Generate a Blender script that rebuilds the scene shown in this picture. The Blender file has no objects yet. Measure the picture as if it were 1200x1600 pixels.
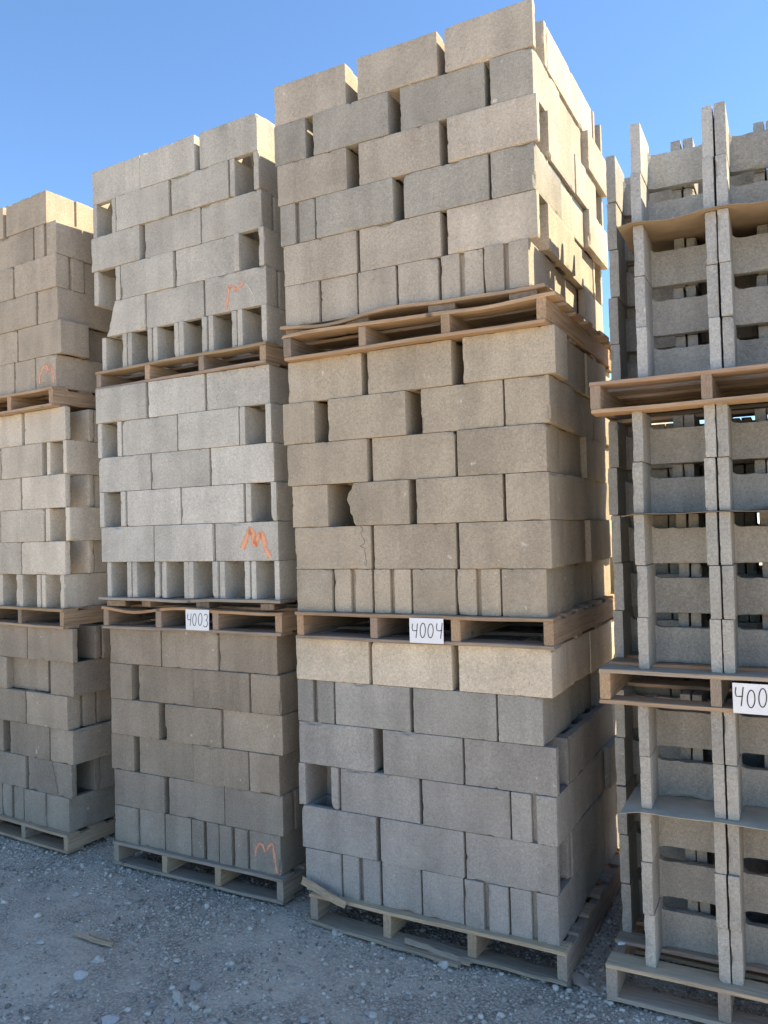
import bpy, math, random
import numpy as np
from mathutils import Matrix, Vector, noise

R = math.radians
SC = bpy.context.scene
COL = SC.collection

# ------------------------------------------------------------------ camera
cam_data = bpy.data.cameras.new('camera')
cam = bpy.data.objects.new('camera', cam_data)
COL.objects.link(cam)
cam_data.sensor_fit = 'VERTICAL'
cam_data.sensor_height = 24.0
cam_data.lens = 24.0 * 1256.2 / 1600.0
cam_data.clip_start = 0.05
cam_data.clip_end = 3000.0
yaw, pitch, roll = R(-28.620), R(1.413), R(-1.5025)
fw = Vector((math.sin(yaw) * math.cos(pitch), math.cos(yaw) * math.cos(pitch), math.sin(pitch)))
rt = fw.cross(Vector((0, 0, 1))).normalized()
up = rt.cross(fw)
rt2 = math.cos(roll) * rt + math.sin(roll) * up
up2 = -math.sin(roll) * rt + math.cos(roll) * up
m = Matrix((rt2, up2, -fw)).transposed().to_4x4()
m.translation = Vector((0.9611, -3.1118, 1.7755))
cam.matrix_world = m
SC.camera = cam

# ------------------------------------------------------------------ sky and sun
SUN_EL = R(50.0)
SUN_AZ = math.atan2(1.0, 0.52)           # measured from +Y towards +X
world = bpy.data.worlds.new('World')
SC.world = world
world.use_nodes = True
wn = world.node_tree.nodes
wl = world.node_tree.links
wn.clear()
sky = wn.new('ShaderNodeTexSky')
sky.sky_type = 'NISHITA'
sky.sun_disc = False
sky.sun_elevation = SUN_EL
sky.sun_rotation = SUN_AZ
sky.altitude = 600.0
sky.air_density = 0.8
sky.dust_density = 0.0
sky.ozone_density = 9.0
bg = wn.new('ShaderNodeBackground')
bg.inputs['Strength'].default_value = 0.108
wo = wn.new('ShaderNodeOutputWorld')
wl.new(sky.outputs[0], bg.inputs['Color'])
wl.new(bg.outputs[0], wo.inputs['Surface'])

sun_data = bpy.data.lights.new('sun', 'SUN')
sun_data.energy = 3.6
sun_data.angle = R(0.53)
sun_data.color = (1.0, 0.88, 0.71)
sun = bpy.data.objects.new('sun', sun_data)
COL.objects.link(sun)
sdir = Vector((math.sin(SUN_AZ) * math.cos(SUN_EL), math.cos(SUN_AZ) * math.cos(SUN_EL), math.sin(SUN_EL)))
sun.rotation_euler = sdir.to_track_quat('Z', 'Y').to_euler()
sun.location = sdir * 30

SC.view_settings.view_transform = 'Standard'
SC.view_settings.look = 'None'
SC.view_settings.gamma = 1.0
SC.view_settings.use_curve_mapping = False
SC.view_settings.exposure = 1.80
SC.view_settings.use_white_balance = True      # the phone balanced for the open shade
SC.view_settings.white_balance_temperature = 7450
SC.view_settings.white_balance_tint = 3.0

rng = random.Random(11)

# ------------------------------------------------------------------ helpers
def tag(o, label=None, cat=None, group=None, kind=None):
    if label: o['label'] = label
    if cat: o['category'] = cat
    if group: o['group'] = group
    if kind: o['kind'] = kind
    return o

def link(name, mesh, parent=None, loc=(0, 0, 0), rz=0.0, color=None):
    o = bpy.data.objects.new(name, mesh)
    COL.objects.link(o)
    o.location = loc
    o.rotation_euler = (0, 0, rz)
    if parent is not None: o.parent = parent
    if color is not None: o.color = (*color, 1.0)
    return o

def mesh_from(name, verts, faces, mat=None, smooth=False):
    me = bpy.data.meshes.new(name)
    me.from_pydata([tuple(v) for v in verts], [], [tuple(f) for f in faces])
    if mat: me.materials.append(mat)
    if smooth:
        for p in me.polygons: p.use_smooth = True
    me.update()
    return me

def n3(x, y, z, s=1.0):
    return noise.noise(Vector((x * s, y * s, z * s)))

# ------------------------------------------------------------------ materials
class NT:
    def __init__(self, name):
        self.m = bpy.data.materials.new(name)
        self.m.use_nodes = True
        self.n = self.m.node_tree.nodes
        self.l = self.m.node_tree.links
        self.n.clear()
        self.out = self.n.new('ShaderNodeOutputMaterial')
        self.bsdf = self.n.new('ShaderNodeBsdfPrincipled')
        self.bsdf.inputs['Specular IOR Level'].default_value = 0.25
        self.l.new(self.bsdf.outputs[0], self.out.inputs['Surface'])
    def node(self, t, **kw):
        x = self.n.new(t)
        for k, v in kw.items():
            if k in x.inputs: x.inputs[k].default_value = v
            else: setattr(x, k, v)
        return x
    def link(self, a, b): self.l.new(a, b)
    def math(self, op, a, b=None, clamp=False):
        x = self.n.new('ShaderNodeMath'); x.operation = op; x.use_clamp = clamp
        for i, v in enumerate((a, b)):
            if v is None: continue
            if isinstance(v, (int, float)): x.inputs[i].default_value = v
            else: self.l.new(v, x.inputs[i])
        return x.outputs[0]
    def ramp(self, fac, stops):
        x = self.n.new('ShaderNodeValToRGB')
        e = x.color_ramp.elements
        while len(e) < len(stops): e.new(0.5)
        for el, (p, c) in zip(e, stops):
            el.position = p
            el.color = (c, c, c, 1) if isinstance(c, (int, float)) else (*c, 1)
        self.l.new(fac, x.inputs[0])
        return x.outputs[0]
    def mix(self, fac, a, b, mode='MIX'):
        x = self.n.new('ShaderNodeMix'); x.data_type = 'RGBA'; x.blend_type = mode
        for sock, v in ((x.inputs[0], fac), (x.inputs[6], a), (x.inputs[7], b)):
            if isinstance(v, (int, float)): sock.default_value = v
            elif isinstance(v, tuple): sock.default_value = (*v, 1)
            else: self.l.new(v, sock)
        return x.outputs[2]
    def noise(self, vec, scale, detail=3.0, rough=0.55):
        x = self.n.new('ShaderNodeTexNoise')
        x.inputs['Scale'].default_value = scale
        x.inputs['Detail'].default_value = detail
        x.inputs['Roughness'].default_value = rough
        self.l.new(vec, x.inputs['Vector'])
        return x.outputs[0]
    def voronoi(self, vec, scale, feature='F1'):
        x = self.n.new('ShaderNodeTexVoronoi'); x.feature = feature
        x.inputs['Scale'].default_value = scale
        self.l.new(vec, x.inputs['Vector'])
        return x
    def bump(self, h, strength, dist):
        x = self.n.new('ShaderNodeBump')
        x.inputs['Strength'].default_value = strength
        x.inputs['Distance'].default_value = dist
        self.l.new(h, x.inputs['Height'])
        self.l.new(x.outputs[0], self.bsdf.inputs['Normal'])
    def randvec(self, amount=37.0, stretch=None):
        tc = self.n.new('ShaderNodeTexCoord')
        oi = self.n.new('ShaderNodeObjectInfo')
        self.oi = oi
        c = self.n.new('ShaderNodeCombineXYZ')
        self.l.new(self.math('MULTIPLY', oi.outputs['Random'], amount), c.inputs[0])
        self.l.new(self.math('MULTIPLY', oi.outputs['Random'], amount * 1.7), c.inputs[1])
        self.l.new(self.math('MULTIPLY', oi.outputs['Random'], amount * 0.6), c.inputs[2])
        a = self.n.new('ShaderNodeVectorMath'); a.operation = 'ADD'
        self.l.new(tc.outputs['Object'], a.inputs[0]); self.l.new(c.outputs[0], a.inputs[1])
        v = a.outputs[0]
        if stretch:
            s = self.n.new('ShaderNodeVectorMath'); s.operation = 'MULTIPLY'
            self.l.new(v, s.inputs[0]); s.inputs[1].default_value = stretch
            v = s.outputs[0]
        return v

def concrete(name, grain, contrast, pit, bump):
    t = NT(name)
    v = t.randvec()
    fine = t.noise(v, grain, 2.0, 0.6)
    coarse = t.noise(v, grain * 0.42, 2.0, 0.5)
    mott = t.noise(v, 6.0, 5.0, 0.62)
    streak = t.noise(v, 1.9, 3.0, 0.55)
    vo = t.voronoi(v, grain * 0.42)
    f1 = t.ramp(fine, [(0.30, 1.0 - contrast), (0.72, 1.0 + contrast * 0.75)])
    f2 = t.ramp(coarse, [(0.30, 1.0 - contrast * 0.5), (0.70, 1.0 + contrast * 0.45)])
    f3 = t.ramp(mott, [(0.26, 0.86), (0.5, 1.0), (0.76, 1.09)])
    f4 = t.ramp(streak, [(0.3, 0.90), (0.7, 1.06)])
    pits = t.ramp(t.math('ADD', vo.outputs['Distance'], t.math('MULTIPLY', coarse, 0.5)), [(0.31, 1.0 - pit), (0.39, 1.0)])
    tone = t.math('ADD', t.math('MULTIPLY', t.oi.outputs['Random'], 0.14), 0.93)
    c = t.oi.outputs['Color']
    for f in (f1, f2, f3, f4, pits): c = t.mix(1.0, c, f, 'MULTIPLY')
    # aggregate: a few paler and darker grains
    vg = t.voronoi(v, grain * 0.6)
    gr = t.ramp(vg.outputs['Color'], [(0.0, 0.72), (0.14, 1.0), (0.86, 1.0), (1.0, 1.32)])
    c = t.mix(0.5, c, t.mix(1.0, c, gr, 'MULTIPLY'))
    # damp and rubbed bands running up the face as it left the mould
    sx = t.n.new('ShaderNodeVectorMath'); sx.operation = 'MULTIPLY'
    t.link(v, sx.inputs[0]); sx.inputs[1].default_value = (9.0, 9.0, 1.1)
    band = t.ramp(t.noise(sx.outputs[0], 1.0, 3.0, 0.5), [(0.40, 0.90), (0.60, 1.03)])
    c = t.mix(1.0, c, band, 'MULTIPLY')
    # dusty lime bloom, in blotches
    bl = t.ramp(t.noise(v, 3.1, 6.0, 0.7), [(0.58, 0.0), (0.78, 0.30)])
    c = t.mix(bl, c, (0.60, 0.55, 0.48))
    # small scuffs and white knocks
    sc_ = t.ramp(t.noise(v, 24.0, 3.0, 0.5), [(0.715, 0.0), (0.75, 0.55)])
    c = t.mix(sc_, c, (0.68, 0.63, 0.56))
    c = t.mix(1.0, c, tone, 'MULTIPLY')
    t.link(c, t.bsdf.inputs['Base Color'])
    t.bsdf.inputs['Roughness'].default_value = 0.93
    t.bsdf.inputs['Specular IOR Level'].default_value = 0.12
    h = t.math('ADD', t.math('ADD', fine, coarse), t.math('MULTIPLY', pits, 0.9))
    h = t.math('ADD', h, t.math('MULTIPLY', mott, 0.6))
    t.bump(h, bump, 0.004)
    return t.m

M_CON = concrete('block_concrete', 215.0, 0.20, 0.30, 0.36)
M_BB = concrete('coarse_block_concrete', 210.0, 0.22, 0.26, 0.40)

def wood():
    t = NT('weathered_wood')
    v = t.randvec(23.0, (1.2, 26.0, 26.0))
    v2 = t.randvec(11.0)
    g = t.noise(v, 3.0, 5.0, 0.65)
    g2 = t.noise(v, 9.0, 3.0, 0.6)
    d = t.noise(v2, 5.0, 4.0, 0.6)
    c = t.mix(1.0, t.oi.outputs['Color'], t.ramp(g, [(0.25, 0.55), (0.55, 1.0), (0.8, 1.22)]), 'MULTIPLY')
    c = t.mix(1.0, c, t.ramp(g2, [(0.28, 0.74), (0.6, 1.08)]), 'MULTIPLY')
    c = t.mix(t.ramp(d, [(0.45, 0.0), (0.75, 0.55)]), c, (0.45, 0.335, 0.25))   # silvered, dusty patches
    kn = t.voronoi(v2, 7.0)
    c = t.mix(t.ramp(kn.outputs['Distance'], [(0.05, 0.75), (0.12, 0.0)]), c, (0.09, 0.06, 0.04))
    t.link(c, t.bsdf.inputs['Base Color'])
    t.bsdf.inputs['Roughness'].default_value = 0.85
    t.bump(t.math('ADD', g, g2), 0.5, 0.004)
    return t.m
M_WOOD = wood()

def simple(name, col, rough=0.85, nscale=30.0, var=0.12, bump=0.0, dist=0.002):
    t = NT(name)
    v = t.randvec()
    n_ = t.noise(v, nscale, 4.0, 0.6)
    c = t.mix(1.0, col, t.ramp(n_, [(0.3, 1 - var), (0.7, 1 + var)]), 'MULTIPLY')
    t.link(c, t.bsdf.inputs['Base Color'])
    t.bsdf.inputs['Roughness'].default_value = rough
    if bump: t.bump(n_, bump, dist)
    return t.m
M_PAPER = simple('white_paper', (0.80, 0.80, 0.80), 0.7, 20.0, 0.03)
M_INK = simple('marker_ink', (0.02, 0.02, 0.022), 0.5)
M_CARD = simple('brown_cardboard', (0.33, 0.255, 0.18), 0.9, 9.0, 0.16, 0.2)
M_CARDG = simple('dusty_cardboard', (0.50, 0.42, 0.32), 0.9, 9.0, 0.16, 0.2)
M_CRACK = simple('crack_dark', (0.045, 0.042, 0.04), 0.95)
M_BARK = simple('bark', (0.10, 0.075, 0.055), 0.9, 12.0, 0.3, 0.4, 0.02)
M_LEAF = simple('leaf', (0.075, 0.095, 0.04), 0.7, 3.0, 0.35)

def paint_mat(name, col, cover):
    t = NT(name)
    t.bsdf.inputs['Base Color'].default_value = (*col, 1)
    t.bsdf.inputs['Roughness'].default_value = 0.6
    tc = t.node('ShaderNodeTexCoord')
    sep = t.node('ShaderNodeSeparateXYZ')
    t.link(tc.outputs['UV'], sep.inputs[0])
    d = t.math('ABSOLUTE', t.math('SUBTRACT', t.math('MULTIPLY', sep.outputs[1], 2.0), 1.0))
    edge = t.math('SUBTRACT', 1.0, d)
    n_ = t.noise(tc.outputs['Object'], 160.0, 3.0, 0.7)
    n2 = t.noise(tc.outputs['Object'], 22.0, 2.0, 0.5)
    a = t.math('ADD', t.math('MULTIPLY', edge, 1.3), t.math('MULTIPLY', t.math('SUBTRACT', n_, 0.5), 1.8))
    a = t.math('ADD', a, t.math('MULTIPLY', t.math('SUBTRACT', n2, 0.5), 1.4))
    a = t.math('MULTIPLY', t.math('ADD', a, cover, True), 0.88)
    t.link(a, t.bsdf.inputs['Alpha'])
    return t.m
M_PAINT = paint_mat('orange_spray_paint', (0.98, 0.43, 0.24), 0.0)
M_PAINTF = paint_mat('faded_orange_spray_paint', (0.90, 0.42, 0.26), -0.28)
M_PAINTW = paint_mat('pale_spray_paint', (0.72, 0.62, 0.55), -0.35)

def ground_mat():
    t = NT('gravel_dust')
    tc = t.node('ShaderNodeTexCoord')
    v = tc.outputs['Object']
    big = t.noise(v, 1.3, 4.0, 0.6)
    mid = t.noise(v, 6.0, 5.0, 0.65)
    fine = t.noise(v, 55.0, 4.0, 0.7)
    vo = t.voronoi(v, 95.0)
    vo2 = t.voronoi(v, 42.0)
    grav = t.ramp(t.math('ADD', t.math('MULTIPLY', big, 0.6), t.math('MULTIPLY', mid, 0.5)), [(0.44, 0.0), (0.62, 1.0)])
    dust = t.mix(t.ramp(mid, [(0.3, 0.0), (0.7, 1.0)]), (0.62, 0.505, 0.385), (0.72, 0.595, 0.46))
    peb = t.mix(1.0, t.ramp(vo.outputs['Color'], [(0.0, (0.25, 0.21, 0.165)), (0.5, (0.58, 0.485, 0.385)), (1.0, (0.80, 0.69, 0.57))]),
                t.ramp(vo.outputs['Distance'], [(0.15, 1.05), (0.6, 0.5)]), 'MULTIPLY')
    c = t.mix(t.math('MULTIPLY', grav, 0.75), dust, peb)
    c = t.mix(1.0, c, t.ramp(fine, [(0.3, 0.82), (0.7, 1.16)]), 'MULTIPLY')
    t.link(c, t.bsdf.inputs['Base Color'])
    t.bsdf.inputs['Roughness'].default_value = 0.95
    t.bsdf.inputs['Specular IOR Level'].default_value = 0.1
    h = t.math('SUBTRACT', t.math('MULTIPLY', fine, 0.9), t.math('MULTIPLY', t.math('MULTIPLY', vo.outputs['Distance'], grav), 0.9))
    h = t.math('SUBTRACT', h, t.math('MULTIPLY', vo2.outputs['Distance'], 0.5))
    t.bump(h, 0.8, 0.009)
    return t.m
M_GROUND = ground_mat()

def stone_mat():
    t = NT('grey_stone')
    tc = t.node('ShaderNodeTexCoord')
    geo = t.node('ShaderNodeNewGeometry')
    n_ = t.noise(tc.outputs['Object'], 60.0, 4.0, 0.65)
    c = t.ramp(geo.outputs['Random Per Island'], [(0.0, (0.22, 0.19, 0.155)), (0.35, (0.46, 0.39, 0.315)), (0.7, (0.60, 0.51, 0.41)), (1.0, (0.72, 0.62, 0.51))])
    c = t.mix(1.0, c, t.ramp(n_, [(0.3, 0.78), (0.7, 1.2)]), 'MULTIPLY')
    t.link(c, t.bsdf.inputs['Base Color'])
    t.bsdf.inputs['Roughness'].default_value = 0.92
    t.bump(n_, 0.3, 0.004)
    return t.m
M_GRAVEL = stone_mat()
def rock_mat():
    t = NT('dusty_rock')
    v = t.randvec()
    n_ = t.noise(v, 28.0, 5.0, 0.65)
    c = t.mix(1.0, t.oi.outputs['Color'], t.ramp(n_, [(0.3, 0.75), (0.7, 1.2)]), 'MULTIPLY')
    t.link(c, t.bsdf.inputs['Base Color'])
    t.bsdf.inputs['Roughness'].default_value = 0.95
    t.bump(n_, 0.6, 0.006)
    return t.m
M_ROCK = rock_mat()

# ------------------------------------------------------------------ ground
def gz(x, y):
    """height of the yard: dusty, lightly rutted; just under the pallets where they stand"""
    h = 0.016 * n3(x, y, 3.1, 1.1) + 0.008 * n3(x, y, 7.7, 4.0) + 0.0045 * n3(x, y, 1.9, 13.0) + 0.002 * n3(x, y, 5.0, 34.0)
    k = min(1.0, max(0.0, (-y - 0.05) / 0.25))
    return -0.012 + (h if k > 0 else min(h, 0.008)) * (0.45 + 0.55 * k) + 0.012 * k * max(0.0, n3(x, y, 11.0, 2.3))

def lines(a, b, step, far):
    L = list(np.arange(a, b + 1e-6, step))
    lo, hi, s = a, b, step
    left, right = [], []
    while hi < far:
        s *= 1.35
        lo -= s; hi += s
        left.append(lo); right.append(hi)
    return left[::-1] + L + right
gx = lines(-4.2, 1.5, 0.03, 900.0)
gy = lines(-1.9, 1.3, 0.03, 900.0)
gv, gf = [], []
for yy in gy:
    for xx in gx:
        far = abs(xx) > 8 or abs(yy) > 8
        gv.append((xx, yy, -0.02 if far else gz(xx, yy)))
nx = len(gx)
for j in range(len(gy) - 1):
    for i in range(nx - 1):
        a = j * nx + i
        gf.append((a, a + 1, a + nx + 1, a + nx))
tag(link('ground', mesh_from('ground', gv, gf, M_GROUND, True)), 'dusty grey gravel yard in the shade of the stacks', 'ground', kind='structure')

# ------------------------------------------------------------------ block meshes
BL, BW, BH, PITCH = 0.397, 0.194, 0.1932, 0.194

def refine(ls, step):
    out = [ls[0]]
    for a, b in zip(ls, ls[1:]):
        n = max(1, int(math.ceil((b - a) / step - 1e-6)))
        out += [a + (b - a) * i / n for i in range(1, n + 1)]
    return out

def cell_mesh(name, xs, ys, zs, solid, mat, seed, chip=1.0, rough_top=None, warp=None, step=0.016):
    """surface of the solid cells of a grid; outer arrises worn and chipped"""
    r = random.Random(seed)
    off = (r.uniform(0, 90), r.uniform(0, 90), r.uniform(0, 90))
    X, Y, Z = refine(xs, step), refine(ys, step), refine(zs, step)
    nX, nY, nZ = len(X) - 1, len(Y) - 1, len(Z) - 1
    S = np.zeros((nX + 2, nY + 2, nZ + 2), bool)
    for i in range(nX):
        for j in range(nY):
            for k in range(nZ):
                S[i + 1, j + 1, k + 1] = solid((X[i] + X[i + 1]) / 2, (Y[j] + Y[j + 1]) / 2, (Z[k] + Z[k + 1]) / 2)
    vid, verts, faces = {}, [], []
    def V(i, j, k):
        key = (i, j, k)
        if key in vid: return vid[key]
        p = Vector((X[i], Y[j], Z[k]))
        cnt = 0; d = Vector((0, 0, 0))
        for a in (0, 1):
            for b in (0, 1):
                for c in (0, 1):
                    if S[i + a, j + b, k + c]:
                        cnt += 1
                        d += Vector((a - .5, b - .5, c - .5))
        q = (p.x + off[0], p.y + off[1], p.z + off[2])
        if cnt <= 2 and d.length > 0:
            d.normalize()
            w = 0.0011 + 0.0012 * abs(n3(*q, 40.0))
            c1 = n3(*q, 9.0) - 0.40
            if c1 > 0: w += (c1 * 0.026 + 0.004 * abs(n3(*q, 70.0))) * chip
            c2 = n3(q[0] + 5, q[1], q[2], 34.0) - 0.42
            if c2 > 0: w += c2 * 0.018 * chip
            w += max(0.0, n3(q[0], q[1] + 9, q[2], 90.0) - 0.3) * 0.005
            if cnt == 1: w *= 1.7
            p += d * w
        else:
            p += Vector((n3(*q, 9.0), n3(q[0], q[1] + 7, q[2], 9.0), 0)) * 0.0006
        if rough_top:
            p = rough_top(p, q)
        if warp: p = warp(p, q)
        vid[key] = len(verts); verts.append(p)
        return vid[key]
    for i in range(nX):
        for j in range(nY):
            for k in range(nZ):
                a, b, c = i + 1, j + 1, k + 1
                if not S[a, b, c]: continue
                if not S[a - 1, b, c]: faces.append((V(i, j, k), V(i, j, k + 1), V(i, j + 1, k + 1), V(i, j + 1, k)))
                if not S[a + 1, b, c]: faces.append((V(i + 1, j, k), V(i + 1, j + 1, k), V(i + 1, j + 1, k + 1), V(i + 1, j, k + 1)))
                if not S[a, b - 1, c]: faces.append((V(i, j, k), V(i + 1, j, k), V(i + 1, j, k + 1), V(i, j, k + 1)))
                if not S[a, b + 1, c]: faces.append((V(i, j + 1, k), V(i, j + 1, k + 1), V(i + 1, j + 1, k + 1), V(i + 1, j + 1, k)))
                if not S[a, b, c - 1]: faces.append((V(i, j, k), V(i, j + 1, k), V(i + 1, j + 1, k), V(i + 1, j, k)))
                if not S[a, b, c + 1]: faces.append((V(i, j, k + 1), V(i + 1, j, k + 1), V(i + 1, j + 1, k + 1), V(i, j + 1, k + 1)))
    return mesh_from(name, verts, faces, mat)

SH = 0.034
def block_mesh(kind, seed, warp=None, chip=1.0):
    """two-core block lying along X; its -X end is plain (P), grooved (G) or open (O)"""
    hx, hy = BL / 2, BW / 2
    gw, gd = 0.011, 0.024
    xs = [-hx, -hx + gd, -hx + 0.034, -hx + 0.05, -0.017, 0.017, hx - 0.034, hx]
    ys = [-hy, -hy + SH, -gw, gw, hy - SH, hy]
    def solid(x, y, z):
        if abs(y) > hy - SH: return True
        if abs(x) < 0.017: return True
        if x > hx - 0.034: return True
        if kind == 'P': return x < -hx + 0.034
        if kind == 'G': return x < -hx + 0.05 and not (abs(y) < gw and x < -hx + gd)
        return False
    return cell_mesh('block_%s' % kind, xs, ys, [0, BH], solid, M_CON, seed, chip, None, warp)

MESH = {k: [block_mesh(k, 100 * i + s) for s in range(n)] for i, (k, n) in enumerate((('P', 7), ('G', 4), ('O', 4)))}

def warp_point(p, q):          # end snapped off to a blunt point at half height
    f = max(0.0, 1 - (p.x + BL / 2) / 0.17)
    s = abs(p.z - 0.115) / 0.1 * 0.045 + 0.014 * n3(*q, 38.0) + 0.010 * n3(*q, 95.0) + (0.012 if p.z > 0.15 else 0)
    p.x += max(0.0, s) * f
    return p
def warp_slant(p, q):          # corner sheared off from the top down
    f = max(0.0, 1 - (p.x + BL / 2) / 0.26)
    s = 0.085 * (p.z / BH) ** 0.7 + 0.012 * n3(*q, 36.0) + 0.010 * n3(*q, 95.0)
    p.x += max(0.0, s) * f
    return p
MESH['Bk'] = [block_mesh('P', 901, warp_point)]
MESH['Bs'] = [block_mesh('P', 902, warp_slant)]

BBW, BBD, BBS = 0.293, 0.222, 0.039
def beam_mesh(seed):
    """half-length bond beam block: two shells and one knocked-down web at the back"""
    WY, WZ = 0.185, 0.138
    def solid(x, y, z):
        if abs(x) > BBW / 2 - BBS: return True
        return y > WY and z < WZ
    def rt_(p, q):
        d = BBW / 2 - BBS - abs(p.x)
        if d > -0.004 and p.z > WZ - 0.008 and p.z < WZ + 0.012:
            p.z += 0.0022 * n3(*q, 34.0) + 0.0022 * n3(*q, 80.0)
            p.z += 0.009 * max(0.0, 1 - d / 0.022) ** 2          # rounded corners of the knock-out
        if d > -0.004 and abs(p.y - WY) < 0.006:
            p.y -= 0.014 * max(0.0, 1 - d / 0.026) ** 2          # fillet between web and shell
        return p
    return cell_mesh('bond_beam', [-BBW / 2, -BBW / 2 + BBS, -BBW / 2 + BBS + .012, BBW / 2 - BBS - .012, BBW / 2 - BBS, BBW / 2], [0, WY, BBD], [0, WZ, BH], solid, M_BB, seed, 0.8, rt_, None, 0.016)
BEAM = [beam_mesh(500 + s) for s in range(7)]

# ------------------------------------------------------------------ loads
# local frame of every load: x along the front, y into the row, z up from the pallet deck
UNIT = {
 'C1': (0.0, 0.0, 0.130, 0.0), 'C2': (0.017, 0.004, 1.418, R(0.92)), 'C3': (0.003, 0.005, 2.750, R(0.73)),
 'L1': (-1.386, 0.076, 0.121, R(-0.24)), 'L2': (-1.385, 0.084, 1.454, R(0.52)), 'L3': (-1.431, 0.089, 2.725, R(-1.7)),
 'F1': (-2.836, 0.063, 0.105, R(-3.64)), 'F2': (-2.842, 0.058, 1.383, R(-4.48)), 'F3': (-2.886, 0.039, 2.659, R(-3.64)),
 'R1': (0.326, -0.009, 0.134, R(1.35)), 'R2': (0.334, 0.003, 1.235, R(1.37)), 'R3': (0.362, -0.005, 2.326, R(1.87)),
 'D1': (0.03, 1.36, 0.130, R(0.6)), 'D2': (0.04, 1.37, 1.420, R(-0.4)),
}
WIDTH = {'C1': 1.225, 'C2': 1.25, 'C3': 1.27, 'L1': 1.15, 'L2': 1.21, 'L3': 1.24, 'F1': 1.25, 'F2': 1.28, 'F3': 1.25, 'D1': 1.2, 'D2': 1.2}
LOAD = {
 'C1': 'load under pallet signed 4004', 'C2': 'load on pallet signed 4004', 'C3': 'top load of stack 4004',
 'L1': 'load under pallet signed 4003', 'L2': 'load on pallet signed 4003', 'L3': 'top load of stack 4003',
 'F1': 'bottom load of unsigned stack', 'F2': 'middle load of unsigned stack', 'F3': 'top load of unsigned stack',
 'R1': 'bottom bond-beam load', 'R2': 'middle bond-beam load', 'R3': 'top bond-beam load',
 'D1': 'bottom load behind stack 4004', 'D2': 'upper load behind stack 4004',
}
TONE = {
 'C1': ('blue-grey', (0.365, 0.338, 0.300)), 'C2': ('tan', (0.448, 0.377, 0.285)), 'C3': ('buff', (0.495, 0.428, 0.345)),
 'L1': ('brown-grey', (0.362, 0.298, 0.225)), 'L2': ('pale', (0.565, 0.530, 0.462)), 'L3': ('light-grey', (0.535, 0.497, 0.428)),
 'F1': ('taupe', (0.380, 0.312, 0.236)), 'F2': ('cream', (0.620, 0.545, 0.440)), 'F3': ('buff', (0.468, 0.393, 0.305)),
 'D1': ('cream', (0.52, 0.46, 0.37)), 'D2': ('cream', (0.52, 0.46, 0.37)),
}
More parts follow.
